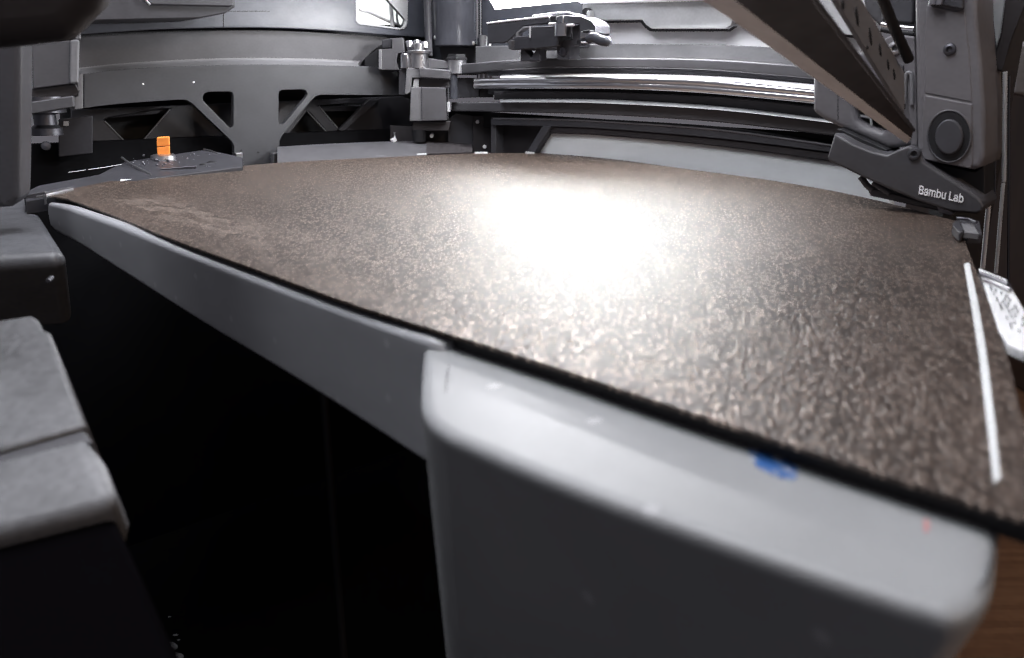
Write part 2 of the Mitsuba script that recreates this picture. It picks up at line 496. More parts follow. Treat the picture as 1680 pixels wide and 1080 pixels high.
hq = top_pl.flat(handle_px)
hq = hq[::-1] if area2(hq) < 0 else hq
rings = []
for z, b in HANDLE_PROFILE:
    q = inset(hq, b * MM) + np.array([-.05, 1.0]) * max(0.0, -z - 2.8) * .36 * MM
    rings.append(np.column_stack([q, np.full(len(q), ZT + z * MM)]))
obj('handle', loft(rings[::-1]), 'handle_paint', hb, smooth=60)
for g in (curve([(737, 598), (733, 622), (731, 648)], 3), curve([(1629, 874), (1627, 915), (1618, 950), (1600, 972)], 3)):
    w = np.sin(np.linspace(.25, math.pi - .2, len(g))) * .00014
    obj('handle_groove', tube([top_pl.at(*q, .00005) for q in g], w, 8), 'dark', hb)
blue = slab(top_pl, curve([(1228, 738), (1240, 729), (1270, 742), (1306, 766), (1302, 788), (1272, 780), (1246, 768), (1232, 752)], 4), .00012, .0005, bevel=.05 * MM)
labels[obj('paint_stain', blue, 'blue_mark', hb)] = {'label': 'blue smudge at the rim of the handle under the plate edge'}
red = slab(top_pl, ellipse(1520, 862, 5, 12, 14), .0001, .0004, bevel=.05 * MM)
labels[obj('paint_stain', red, 'red_mark', hb)] = {'label': 'small faint red smudge near the right end of the handle'}
# corner clip at the far left end of the bed
cl = thing('bed_corner_clip', 'small silver bracket with a screw hole at the far left corner of the bed', 'bracket')
CP = Plane(SIDEP.at(60, 330), [.1, -1, .0])
obj('body', block(CP, [(42, 320), (74, 314), (76, 342), (40, 350)], .0, .003, .5 * MM), 'grey', cl)
obj('tab', block(CP, [(58, 322), (74, 319), (76, 336), (60, 339)], .0008, .002, .4 * MM), 'mid_grey', cl)
obj('hole', slab(CP, ellipse(43.5, 331, 3.6, 6.5, 16), .0003, .001, bevel=.1 * MM), 'black', cl)
obj('rail', slab(BED, [(73, 316), (119, 306), (121, 308.5), (76, 319)], .0012, .0011, bevel=.2 * MM), 'steel', cl)

# ------------------------------------------------------------------ truss plate on the left
tp = thing('truss_plate', 'dark grey steel truss plate with slanted legs and two corner cut-outs on the left wall', 'frame plate')
top_curve = curve([(138, 122), (200, 114), (300, 109), (400, 106), (500, 106.5), (600, 109), (654, 112)], 5)
outline = top_curve + [(654, 156.5), (526, 156), (519, 158), (511, 165), (463, 223), (459, 231), (459, 268), (385, 276), (384, 240), (380, 232), (315, 170), (307, 165), (299, 164)] + \
    curve([(290, 164.3), (233, 168), (180, 172.5), (138, 178)], 3)
hole_l = [(333.5, 158), (336, 153.5), (342, 151), (376, 150.5), (381, 152), (383, 157), (383, 205), (381, 209), (378, 210), (374, 207), (334, 166), (333, 162)]
hole_r = [(457.5, 154), (459, 150), (463, 148), (497, 147), (502, 149), (504.5, 154), (503, 159), (467, 202), (463, 204), (459, 203.5), (457, 199)]
obj('plate', slab(SIDE, outline, 0, 4 * MM, [hole_l, hole_r], bevel=.5 * MM, steps=2), 'truss_paint', tp)
for px, py in ((318, 135), (235, 138)):
    obj('paint_chip', slab(SIDE, ellipse(px, py, 1.8, 1.6, 8), .0003, .0003, bevel=.05 * MM), 'white', tp)
for px, py in ((396, 247), (424, 250), (543, 238)):
    obj('rivet_hole', slab(SIDE, ellipse(px, py, 1.6, 1.6, 8), .0003, .0003, bevel=.05 * MM), 'black', tp)
for x in (387, 449):
    obj('foot_clip', block(SIDE, [(x, 252), (x + 12, 250), (x + 10, 258), (x + 13, 272), (x, 272)], .007, .006, .5 * MM), 'steel', tp)
obj('end_bracket', slab(SIDE, [(126, 123), (137, 120), (137, 178), (122, 180), (122, 160), (128, 157)], .004, .01, bevel=.6 * MM, steps=2), 'mid_grey', tp)

tb = thing('inner_truss', 'nearly black inner panel with a V-shaped opening, in the shade behind the truss plate', 'frame panel')
in_out = [(118, 180), (660, 158), (735, 190), (735, 262), (118, 282)]
v_hole = [(170, 197), (180, 193), (268, 178), (280, 178), (227, 240), (220, 243), (212, 241)]
trap = [(128, 242), (134, 236), (147, 232), (170, 232), (176, 235), (197, 256), (195, 262), (128, 270)]
win = [(287, 198), (340, 192), (368, 226), (372, 238), (283, 238), (250, 232)]
tri = [(470, 226), (503, 184), (508, 184), (537, 216), (539, 222), (535, 226.5)]
vr = [(522, 173), (612, 168), (608, 174), (566, 215), (561, 216.5), (556, 214)]
obj('panel', slab(SIDE, in_out, -.030, 3 * MM, [v_hole, trap, tri, vr], bevel=.5 * MM), 'dark', tb)
obj('strut', slab(SIDE, [(606, 163), (625, 162), (566, 214), (560, 216), (556, 213)], -.026, 3 * MM, bevel=.4 * MM), 'charcoal', tb)
for e in ([(172, 199), (213, 241)], [(226, 241), (279, 179)], [(505, 184), (537, 218)], [(523, 174), (556, 213)]):
    obj('edge_bead', tube([SIDE.at(*q, -.0298) for q in e], .0005), 'mid_grey', tb)  # pale tubes stand for the highlights along the opening edges
obj('ledge', block(SIDE, [(150, 186), (300, 176), (300, 184), (150, 197)], -.036, .014, .8 * MM), 'charcoal', tb)
obj('ledge', block(SIDE, [(500, 176), (610, 173), (610, 182), (500, 184)], -.036, .014, .8 * MM), 'charcoal', tb)
obj('backing', slab(SIDE, [(100, 120), (735, 100), (735, 275), (100, 320)], -.052, 3 * MM), 'black', tb)

ub = thing('upper_side_beam', 'curved grey panel with a hollowed lower lip above the truss plate', 'frame panel')
ub_top = [(125, 62), (133, 60), (200, 56), (300, 51.5), (420, 49.5), (520, 53), (634, 61)]
obj('panel', slab(SIDE, curve(ub_top, 4) + [(640, 64), (612, 84), (596, 100), (590, 112)] + curve([(500, 107), (400, 107), (300, 110), (200, 115), (125, 125)], 4), -.016, 8 * MM, bevel=.8 * MM, steps=2), 'grey', ub)
lip_a = curve([(125, 112), (200, 104), (300, 98), (400, 95), (500, 96), (592, 100)], 4)
lip_b = curve([(125, 124), (200, 116), (300, 111), (400, 108), (500, 108.5), (592, 111)], 4)
va, vb = np.array([SIDE.at(*q, -.0155) for q in lip_a]), np.array([SIDE.at(*q, -.003) for q in lip_b])
rows = [va + (vb - va) * t + SIDE.n * (-.004 * math.sin(math.pi * t)) + np.array([0, 0, .0]) for t in np.linspace(0, 1, 7)]
lv_, lf_, n_ = np.vstack(rows), [], len(va)
for k in range(6):
    for i in range(n_ - 1):
        a = k * n_ + i
        lf_ += [[a, a + n_, a + n_ + 1], [a, a + n_ + 1, a + 1]]
obj('lip', trimesh.Trimesh(lv_, lf_, process=False), 'mid_grey', ub, smooth=True)
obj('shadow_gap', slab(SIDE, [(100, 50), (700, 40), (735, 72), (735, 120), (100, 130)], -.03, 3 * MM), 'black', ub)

up = thing('upper_side_panel', 'smooth blue grey upper wall panel on the left with a bright rounded window', 'wall panel')
win_o = [(583, -60), (584, 34), (587, 39), (592, 41), (655, 49), (663, 48), (667, 44), (669, 36), (671, -60)]
up_line = [(60, -170), (702, -170), (702, 62)] + curve([(634, 57.5), (520, 49), (420, 45.5), (300, 47), (200, 52), (60, 62)], 4)
obj('panel', slab(SIDE, up_line, -.011, 5 * MM, [win_o], bevel=.6 * MM, steps=2), 'gloss_panel', up)
obj('seam', slab(SIDE, [(366, -100), (367.4, -100), (367.4, 45.5), (366, 45.5)], -.0108, .0002, bevel=.02 * MM), 'black', up)
obj('seam', slab(SIDE, [(368, 18), (443, 18), (443, 19), (368, 19)], -.0108, .0002, bevel=.02 * MM), 'black', up)
rim_in = [(586, -60), (587, 32), (590, 36), (594, 38), (655, 46), (662, 45), (665, 41), (666, 34), (668, -60)]
obj('window_rim', slab(SIDE, win_o, -.0105, 3 * MM, [rim_in], bevel=.3 * MM), 'pale_grey', up)
scene['window_glow'] = {'type': 'principled', 'base_color': rgb(.8), 'roughness': .6}  # pane emits by itself, in place of light from beyond the opening
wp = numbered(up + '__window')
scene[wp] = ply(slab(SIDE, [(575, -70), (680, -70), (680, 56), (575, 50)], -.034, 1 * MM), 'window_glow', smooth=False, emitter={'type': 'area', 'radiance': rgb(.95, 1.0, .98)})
labels[wp] = {'label': 'white window pane made to glow by itself, with pale shapes in front of it'}
obj('window_frame_bar', tube([SIDE.at(*q, -.028) for q in ((590, 16), (605, 20), (622, 28), (640, 36), (652, 40))], .0011), 'white', up)
obj('window_frame_bar', tube([SIDE.at(*q, -.027) for q in ((640, -10), (642, 20), (644, 44))], .0017), 'white', up)
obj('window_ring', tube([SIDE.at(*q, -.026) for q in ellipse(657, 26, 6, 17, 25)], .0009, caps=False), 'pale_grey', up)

hs = thing('ceiling_housing', 'dark box-shaped housing hanging at the top left under the lid', 'housing')
obj('body', block(SIDE, [(150, -60), (386, -60), (386, 12), (370, 22), (330, 30), (147, 34)], .03, .05, 1 * MM), 'dark', hs)
obj('front', slab(SIDE, [(242, -50), (384, -50), (384, 9), (378, 11), (250, 8), (243, 3)], .033, 4 * MM, bevel=1 * MM, steps=3), 'charcoal', hs)
obj('edge', tube([SIDE.at(*q, .034) for q in ((234, -40), (240, 2), (246, 8))], .0008), 'steel', hs)

# ------------------------------------------------------------------ left column and its foot
lc = thing('left_post', 'grey post block with a paler front edge standing on a ledge at the far left', 'post')
LCP = Plane(SIDE.at(90, 110, .02), [.45, -.9, 0])
obj('post', block(LCP, [(52, 72), (116, 66), (116, 138), (54, 146)], .0, .02, .8 * MM), 'grey', lc)
obj('edge_strip', block(LCP, [(115, 66), (130, 64), (128, 136), (114, 138)], .004, .02, 1 * MM), 'mid_grey', lc)
obj('post_top', block(LCP, [(124, 49), (132, 48), (132, 64), (124, 65)], .004, .01, .6 * MM), 'mid_grey', lc)
obj('base', block(LCP, [(38, 146), (124, 138), (130, 150), (124, 158), (38, 168)], -.004, .02, .6 * MM), 'dark_warm', lc)
obj('ledge', block(LCP, [(34, 170), (120, 157), (122, 176), (44, 189), (34, 188)], .007, .03, .8 * MM), 'grey', lc)
obj('bearing', lathe(LCP.at(78, 222, -.01), [0, 0, 1], [(0, 0), (.0085, 0), (.0085, .004), (.006, .006), (.006, .012), (.012, .013), (.012, .022), (0, .022)]), 'dark_steel', lc)
obj('stop', block(LCP, [(34, 236), (46, 234), (46, 282), (36, 290)], -.004, .01, .8 * MM), 'charcoal', lc)
obj('bracket', block(LCP, [(96, 196), (152, 190), (152, 252), (96, 258)], -.03, .006, .6 * MM), 'dark', lc)
obj('screw', lathe(LCP.at(75, 240, .003), LCP.n, [(.0, .0015), (.0022, .0012), (.0026, 0), (.0026, -.004)], 14), 'dark_steel', lc)
obj('label_mark', slab(LCP, rect(104, 199, 113, 207), -.0295, .0004, bevel=.05 * MM), 'pale_grey', lc)

# ------------------------------------------------------------------ tray with the orange block
tr = thing('waste_tray', 'dark tray littered with filament crumbs, behind the far left edge of the plate', 'tray')
t0_, t1_, t2_ = BED.at(200, 294), BED.at(400, 272), SIDE.at(330, 246, .012)
TRP = Plane(t0_ + [0, 0, .0004], np.cross(t1_ - t0_, t2_ - t0_))
obj('tray_floor', slab(TRP, [(36, 308), (60, 296), (160, 282), (196, 262), (204, 259), (330, 246), (345, 247), (400, 266), (400, 285), (250, 296), (110, 318), (40, 326)], 0, .006, bevel=.8 * MM, steps=2), 'dark', tr)
obj('rim', tube([TRP.at(*q, .0004) for q in ((200, 259), (212, 268), (248, 288))], .0007), 'steel', tr)
obj('rim', tube([TRP.at(*q, .0008) for q in ((335, 245.5), (346, 248), (396, 268))], .0007), 'steel', tr)
obj('rim', tube([TRP.at(*q, .0006) for q in ((145, 278.5), (170, 275), (199, 270))], .00022), 'pale_grey', tr)
obj('rim', tube([TRP.at(*q, .0006) for q in ((112, 283), (128, 281), (140, 279))], .0002), 'pale_grey', tr)
FR = Plane(TRP.at(293, 281, .0005), [.3, -1, 0])
obj('comb', block(FR, [(264, 277), (322, 272), (322, 279), (264, 285)], .0, .004, .3 * MM), 'dark_steel', tr)
for k in range(9):
    x = 268 + k * 6.2
    obj('comb_slot', slab(FR, rect(x, 279.6 - k * .45, x + 3, 283.4 - k * .45), .0003, .0003, bevel=.03 * MM), 'black', tr)
crumb = []
for k in range(70):
    px, py = rng.uniform(215, 385), rng.uniform(251, 276)
    if py < 247 + (px - 330) * .28 or py > 283 - (px - 215) * .03:
        continue
    c = trimesh.creation.icosphere(1, rng.uniform(.0003, .0009))
    c.vertices *= rng.uniform(.5, 1.3, 3)
    c.apply_translation(TRP.at(px, py, .0004))
    crumb.append(c)
cr = obj('filament_crumbs', join(*crumb), 'dark_steel', smooth=True)
tag(cr, 'tiny grey filament crumbs strewn over the dark waste tray', 'crumbs', 'stuff')
for k, (px, py, s) in enumerate(((333, 274, .0022), (347, 270, .0026), (341, 277, .002))):
    c = trimesh.creation.icosphere(2, s)
    c.vertices *= [1.4, .9, .8]
    c.vertices += (meshkit.noise(c.vertices * 900, k)[:, None] - .5) * .0012
    c.apply_translation(TRP.at(px, py, .001))
    tag(obj('filament_scrap', c, 'black' if k < 2 else 'chrome', smooth=True), ['black scrap of filament at the left of the pile by the tray comb', 'black scrap of filament at the right of the pile by the tray comb', 'shiny scrap of filament in front of the black scraps'][k], 'scrap')
ob = thing('orange_block', 'small bright orange silicone block with a dark slit, standing on the waste tray', 'nozzle wiper')
OP = Plane(TRP.at(267, 260), [.35, -1, 0])
obj('block', block(OP, [(257, 226), (277, 224.5), (278, 239), (257, 241)], .0, .007, .5 * MM), 'orange', ob)
obj('block', block(OP, [(257, 242), (278, 240), (278, 255), (258.5, 256.5)], .0, .007, .5 * MM), 'orange', ob)
obj('slit', slab(OP, [(258, 240.6), (272, 239.4), (272, 241), (258, 243)], -.001, .001, bevel=.05 * MM), 'black', ob)
obj('base', lathe(OP.at(268, 261, -.003), [0, 0, 1], [(.0, 0), (.0075, 0), (.0072, .0022), (.005, .003), (.0, .003)], 20), 'steel', ob)

# ------------------------------------------------------------------ rear corner assembly
COR = Plane(REAR.p + np.array([-.03, -.05, 0]), [.05, -1, 0])
ca = thing('corner_carriage', 'grey corner carriage with pulleys and a boxy cover between rail and truss plate', 'carriage')
obj('mount', slab(COR, [(621, 115), (621, 81), (643, 80), (643, 63), (661, 62), (663, 86), (653, 88), (650, 100), (655, 115)], .004, .014, bevel=.6 * MM, steps=2), 'grey', ca)
obj('mount_edge', block(COR, [(621, 81), (626, 81), (626, 114), (621, 114)], .006, .01, .5 * MM), 'mid_grey', ca)
obj('mount_cap', block(COR, [(627, 66), (643, 62), (643, 79), (627, 79)], -.002, .014, .6 * MM), 'dark', ca)
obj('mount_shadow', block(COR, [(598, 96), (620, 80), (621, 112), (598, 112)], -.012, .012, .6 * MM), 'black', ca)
obj('roller', lathe(COR.at(666, 112, .002), [0, 0, 1], [(0, 0), (.0042, 0), (.0042, .0095), (.0036, .0105), (0, .0105)]), 'chrome', ca)
obj('pulley', lathe(COR.at(688, 112, .0), [0, 0, 1], [(0, 0), (.0072, 0), (.0072, .0105), (.0095, .0108), (.0098, .0122), (.0072, .0128), (.004, .0132), (.004, .0175), (.0032, .0182), (0, .0182)]), 'steel', ca)
for px, py, r in ((672, 74, .0026), (684, 73, .002), (697, 76, .0028)):
    obj('nut', lathe(COR.at(px, py + 3, -.002), [0, 0, 1], [(0, 0), (r, 0), (r, .004), (r * .8, .0046), (r * .4, .0046), (r * .4, .003), (0, .003)], 6), 'steel', ca, smooth=False)
obj('nut_plate', block(COR, [(664, 68), (690, 66), (694, 70), (694, 84), (668, 84)], -.008, .012, .6 * MM), 'dark_steel', ca)
obj('hub_block', block(COR, [(691, 68), (708, 66), (709, 92), (695, 92)], -.004, .012, .7 * MM), 'charcoal', ca)
obj('arm', block(COR, [(690, 93), (738, 101), (738, 113), (690, 113)], -.001, .012, .8 * MM), 'grey', ca)
obj('bracket', slab(COR, [(667, 112), (686, 111), (739, 115), (739, 131), (686, 128), (676, 128), (674, 150), (668, 155), (664, 154)], .006, .016, bevel=.6 * MM, steps=2), 'mid_grey', ca)
obj('bracket_front', block(COR, [(687, 112), (739, 116), (739, 130), (688, 127)], .009, .01, .6 * MM), 'grey', ca)
obj('beam_cap', block(COR, [(654, 113), (667, 113), (665, 156), (654, 156)], .0, .016, .7 * MM), 'charcoal', ca)
obj('cover_neck', block(COR, [(678, 128), (738, 130), (738, 145), (678, 143)], .0, .012, .6 * MM), 'charcoal', ca)
obj('cover_tab', block(COR, [(679, 129), (687, 129), (687, 143), (677, 143)], .004, .006, .4 * MM), 'pale_grey', ca)
obj('cover', block(COR, [(691, 143), (731, 144), (733, 198), (692, 199)], .008, .02, .7 * MM), 'grey', ca)
obj('cover_side', block(COR, [(674, 143), (692, 143), (693, 199), (672, 199)], .0065, .02, .7 * MM), 'mid_grey', ca)
obj('cover_foot', block(COR, [(677, 199), (740, 199), (736, 215), (677, 215)], .002, .016, .6 * MM), 'dark_warm', ca)
obj('stub', lathe(COR.at(688, 232, -.002), [0, 0, 1], [(0, 0), (.0052, 0), (.0058, .009), (0, .009)]), 'black', ca)
obj('side_clip', block(COR, [(733, 168), (738, 167), (739, 184), (734, 184)], .002, .006, .4 * MM), 'pale_grey', ca)

pu = thing('idler_bolt', 'black hex-headed bolt with a pale sleeve beside the corner carriage', 'bolt')
bp0 = COR.at(750, 121, -.004)
obj('sleeve', lathe(bp0, [0, 0, 1], [(0, 0), (.0075, 0), (.0075, .010), (0, .010)]), 'steel', pu)
obj('head', lathe(bp0 + np.array([0, 0, .0101]), [0, 0, 1], [(0, 0), (.0092, 0), (.0092, .0014), (.0078, .0022), (.0075, .0042), (0, .0044)], 6), 'black', pu, smooth=False)
obj('pin', lathe(COR.at(744, 163, -.002), [0, 0, 1], [(0, 0), (.0034, 0), (.0034, .022), (0, .022)]), 'column_gloss', pu)

bx = thing('rail_end_block', 'black block holding the end of the chrome rods at the left', 'bearing block')
obj('body', block(COR, [(748, 128), (776, 128), (786, 131), (786, 160), (748, 161)], -.004, .02, .6 * MM), 'dark', bx)
obj('collar', block(COR, [(786, 131), (806, 133), (810, 160), (786, 160)], -.007, .02, .6 * MM), 'dark_warm', bx)
for k, x in enumerate((787, 795, 803)):
    obj('stud', lathe(COR.at(x, 132, -.008), [0, 0, 1], [(0, 0), (.0022, 0), (.0022, .0055), (.0016, .0062), (0, .0062)], 14), 'chrome', bx)

col = thing('corner_column', 'glossy dark half-round column in the rear corner of the chamber', 'column')
cb = COR.at(745, 76, -.02)
rr = np.linalg.norm(COR.at(783, 70, -.02) - COR.at(707, 70, -.02)) / 2
obj('column', lathe(cb, [0, 0, 1], [(0, -.0002), (rr * .86, 0), (rr * .88, .0006), (rr * .88, .16), (0, .16)], 48), 'column_gloss', col, smooth=50)
for a, b in ((706, 713), (777, 785)):
    obj('flange', block(COR, [(a, -100), (b, -100), (b, 66 if a < 720 else 73), (a, 55 if a < 720 else 73)], -.019, .012, .6 * MM), 'gloss_panel', col)
obj('flange_edge', tube([COR.at(707, -90, -.0185), COR.at(707, 55, -.0185)], .0006), 'steel', col)
obj('flange_edge', tube([COR.at(782, -90, -.0185), COR.at(782, 73, -.0185)], .0006), 'steel', col)
for px, py in ((714.5, 62), (776, 71)):
    obj('screw', lathe(COR.at(px, py, -.0135), COR.n, [(0, .0008), (.0014, .0006), (.0017, 0), (.0017, -.002)], 12), 'steel', col)
obj('foot', block(COR, [(720, 76), (782, 78), (782, 104), (726, 104)], -.03, .02, 1 * MM), 'charcoal', col)
obj('pipe', lathe(COR.at(703, 68, -.012), [0, 0, 1], [(0, 0), (.0028, 0), (.0028, .12), (0, .12)]), 'dark', col)

rd = thing('hanging_rods', 'pale tapered plug and thin white rods hanging beside the corner column', 'rods')
obj('plug', lathe(COR.at(792, 87, -.012), [0, 0, 1], [(0, 0), (.0016, 0), (.0030, .013), (0, .0132)]), 'mid_grey', rd)
for x, y0, y1, m in ((793, 86, 102, 'white'), (797.5, 60, 102, 'pale_grey'), (804, 72, 101, 'white')):
    obj('rod', tube([COR.at(x, y0, -.014), COR.at(x, y1, -.014)], .0010), m, rd)
for x in (783.5, 788.5):
    obj('wire', tube([COR.at(x, -100, -.016), COR.at(x, 62, -.016)], .0006), 'steel', rd)

lb = thing('lower_corner_box', 'dark folded sheet-metal box with small white screws under the rail corner', 'cover box')
obj('face', block(COR, [(776, 190), (806, 190), (806, 254), (776, 254)], -.006, .02, .4 * MM), 'dark_warm', lb)
obj('side', slab(COR, [(735, 196), (747, 187), (776, 190), (776, 243), (735, 236)], -.014, .004, bevel=.3 * MM), 'dark', lb)
for px, py in ((783.5, 200), (795, 241), (708, 223)):
    obj('screw', lathe(COR.at(px, py, -.0052), COR.n, [(0, .001), (.0014, .0008), (.0016, 0), (.0016, -.012)], 12), 'white', lb)
obj('apron', slab(COR, [(640, 206), (748, 212), (748, 240), (640, 240)], -.02, .004), 'dark_warm', lb)
ap = thing('side_ledge', 'pale grey metal ledge along the far left edge of the plate', 'ledge')
lo_ = curve([(455, 268), (520, 264), (613, 259.5), (700, 255.5), (775, 252.5)], 4)
hi_ = curve([(455, 241), (520, 237), (613, 233), (700, 231), (775, 233)], 4)


def ramp(i0, i1, lift):
    """A sloping sheet from the plate's edge up to the wall."""
    a_ = np.array([BED.at(*q, -.0002) + [0, 0, lift] for q in lo_[i0:i1]])
    b_ = np.array([SIDE.at(*q, .004) + [0, 0, lift] for q in hi_[i0:i1]])
    n = len(a_)
    v = np.vstack([a_, b_, b_ - [0, 0, .003], a_ - [0, 0, .003]])
    f, j = [], np.arange(n - 1)
    for k in range(4):
        lo, hi = k * n, ((k + 1) % 4) * n
        f += [np.stack([lo + j, lo + j + 1, hi + j + 1], 1), np.stack([lo + j, hi + j + 1, hi + j], 1)]
    return trimesh.Trimesh(v, np.vstack(f), process=False)


obj('strip', ramp(0, 17, 0), 'grey', ap, smooth=False)
obj('dark_cover', ramp(12, 17, .0012), 'dark_warm', ap, smooth=False)
obj('lever', tube([SIDE.at(*q, .006) for q in ((644, 236), (648, 228), (647, 217))], [.0016, .0012, .0009]), 'steel', ap)
obj('latch', block(SIDE, [(644, 229), (650, 226), (652, 231), (646, 235)], .009, .004, .4 * MM), 'white', ap)

# ------------------------------------------------------------------ rear wall with the rail
X_END = [1180, 1332, 1420]


def strip(ts, bs):
    return curve(ts, 4) + curve(bs[::-1], 4)


def slope(ts, bs, off_t, off_b):
    """A strip whose lower edge stands further out than its upper edge."""
    a_ = np.array([REAR.at(*q, off_b) for q in curve(bs, 5)])
    b_ = np.array([REAR.at(*q, off_t) for q in curve(ts, 5)])
    n = len(a_)
    v = np.vstack([a_, b_, b_ - REAR.n * .006, a_ - REAR.n * .006])
    f, j = [], np.arange(n - 1)
    for k in range(4):
        lo, hi = k * n, ((k + 1) % 4) * n
        f += [np.stack([lo + j, lo + j + 1, hi + j + 1], 1), np.stack([lo + j, hi + j + 1, hi + j], 1)]
    return trimesh.Trimesh(v, np.vstack(f), process=False)


ra = thing('linear_rail', 'long bowed grey rail with two chrome rods and strips whitened for the light on them on the rear wall', 'rail')
b_top = [(745, 106), (864, 97), (993, 95), (1100, 96), (1180, 98.5), (1332, 109), (1430, 118)]
b_bot = [(745, 123), (864, 113.6), (993, 112), (1100, 113.5), (1180, 117), (1332, 130), (1430, 140)]
obj('upper_beam', slab(REAR, strip(b_top, b_bot), .024, .022, bevel=1 * MM, steps=3), 'grey', ra)
obj('upper_lip', slab(REAR, strip([(800, 116), (864, 113), (993, 111.5), (1180, 116), (1332, 129), (1430, 140)], [(800, 124.5), (864, 122.5), (993, 120.7), (1180, 125), (1332, 137.5), (1430, 147)]), .021, .02, bevel=.5 * MM), 'charcoal', ra)
obj('lit_strip', slope([(821, 123.5), (864, 122), (993, 120.6), (1180, 125.5), (1332, 138), (1430, 148)], [(821, 130), (864, 129), (993, 127.6), (1180, 133), (1332, 147), (1430, 157)], .021, .029), 'white', ra)  # white colour stands for the light on the rail's top edge
obj('groove', slab(REAR, strip([(800, 128), (864, 127), (993, 126), (1180, 131), (1332, 145), (1430, 155)], [(800, 156), (864, 155), (993, 155), (1180, 162), (1332, 178), (1430, 190)]), .014, .012, bevel=.4 * MM), 'black', ra)
rod1 = curve([(780, 134), (864, 132), (993, 131.5), (1100, 134), (1180, 138.5), (1332, 153), (1430, 164)], 5)
rod2 = curve([(780, 141), (864, 140.5), (993, 140.5), (1100, 144), (1180, 149), (1332, 163), (1430, 174)], 5)
obj('rod', tube([REAR.at(*q, .028) for q in rod1], .0019), 'chrome', ra, smooth=True)
obj('rod', tube([REAR.at(*q, .028) for q in rod2], .0022), 'chrome', ra, smooth=True)
obj('lower_flange', slab(REAR, strip([(810, 150), (864, 149.5), (993, 151.5), (1180, 159.5), (1332, 175), (1430, 187)], [(810, 164), (864, 163), (993, 163.6), (1180, 175), (1355, 197), (1430, 207)]), .018, .016, bevel=.5 * MM), 'grey', ra)
obj('lit_strip', slope([(821, 163), (864, 162.5), (993, 163.4), (1180, 174.6), (1355, 195.5), (1430, 205)], [(821, 168.3), (864, 168), (993, 170), (1180, 181), (1355, 201), (1430, 211)], .021, .029), 'pale_grey', ra)  # light on the lower rail top, put into a paler colour
obj('lower_beam', slab(REAR, strip([(740, 168), (864, 167.5), (993, 169.5), (1180, 180.5), (1355, 200.5), (1430, 210)], [(740, 183), (864, 185), (993, 189), (1180, 201), (1363, 223), (1430, 233)]), .024, .022, bevel=1 * MM, steps=3), 'grey', ra)

lw = thing('rear_lower_frame', 'dark stepped frame band with a slanted strut under the rear rail', 'frame panel')
obj('gap_panel', slab(REAR, [(735, 180), (1440, 225), (1440, 262), (735, 205)], .006, .004), 'black', lw)
obj('upper_band', slab(REAR, strip([(805, 192), (900, 194), (993, 198), (1180, 211), (1361, 236), (1430, 247)], [(805, 206), (900, 208), (993, 212), (1180, 228), (1358, 250), (1430, 261)]), .0185, .014, bevel=.5 * MM), 'charcoal', lw)
obj('band_bead', tube([REAR.at(*q, .0185) for q in curve([(810, 195), (900, 196), (993, 200), (1180, 213.5), (1361, 238.5), (1430, 249)], 4)], .0007), 'mid_grey', lw, smooth=True)
obj('lower_band', slab(REAR, strip([(892, 207), (993, 212), (1180, 228), (1358, 250), (1430, 261)], [(892, 219), (993, 222), (1180, 240), (1358, 264), (1430, 277)]), .017, .012, bevel=.5 * MM), 'dark_warm', lw)
obj('strut', slab(REAR, [(890, 206), (904, 208), (876, 252), (862, 252)], .0195, .008, bevel=.5 * MM), 'charcoal', lw)
obj('upright', slab(REAR, [(805, 204), (813.5, 206), (813.5, 252), (805, 252)], .016, .008, bevel=.5 * MM), 'grey', lw)
obj('dark_panel', slab(REAR, [(805, 203), (905, 205), (870, 256), (805, 256)], .008, .004), 'dark_warm', lw)
pp = obj('pale_panel', slab(REAR, curve([(903, 218), (993, 222.5), (1180, 240), (1358, 264.5), (1440, 278)], 4) + [(1470, 360), (1250, 325), (1000, 288), (872, 262), (878, 246)], .014, .004, bevel=.4 * MM), 'light_panel', lw)
labels[pp] = {'label': 'pale grey wall panel just behind the plate'}

rw = thing('rear_wall', 'upper rear wall of blue grey and white panels behind the rail', 'wall')
obj('blue_panel', slab(REAR, [(690, -260), (1010, -260), (1010, 110), (690, 120)], -.006, .004), 'gloss_panel', rw)
top_p = [(960, -260), (1420, -260), (1420, 60), (1300, 50), (1228, 36), (1201, 35), (1199, 41), (1190, 47.5), (1068, 47.5), (1060, 42), (1052, 32.5), (1000, 33.5), (975, 34), (955, 22)]
obj('upper_panel', slab(REAR, top_p, .012, .012, bevel=.8 * MM, steps=2), 'pale_grey', rw)
rim_p = [(960, 15), (1420, 20), (1420, 64), (1300, 54), (1228, 40), (1204, 39), (1203, 44), (1192, 51.5), (1066, 51.5), (1057, 45), (1050, 36.5), (975, 38)]
obj('panel_gasket', slab(REAR, rim_p, .008, .006, bevel=.3 * MM), 'black', rw)
obj('white_panel', slab(REAR, [(960, 20), (1420, 30), (1420, 100), (1290, 80), (1180, 74), (1004, 72.5), (985, 76), (960, 76)], .004, .005, bevel=.3 * MM), 'white', rw)
obj('speckled_band', slab(REAR, [(780, 76), (985, 73), (1004, 72), (1180, 73.5), (1291, 79.5), (1420, 96), (1420, 130), (1180, 110), (990, 108), (780, 118)], .007, .008, bevel=.4 * MM), 'mid_grey', rw)
obj('bar_underside', slab(REAR, [(948, -90), (1186, -90), (1180, 2), (1172, 0), (952, 6.5), (948, 4)], .016, .006, bevel=.8 * MM, steps=2), 'white', rw)  # white slab stands for the bright underside of the light bar
obj('slot', slab(REAR, curve([(955, 31), (955, 18), (959, 13.5), (965, 14), (969, 19), (969, 31)], 4), .0145, .002, bevel=.2 * MM), 'black', rw)
obj('slot_pin', block(REAR, [(962, 18), (968, 17), (969, 32), (962, 31)], .0165, .004, .4 * MM), 'pale_grey', rw)

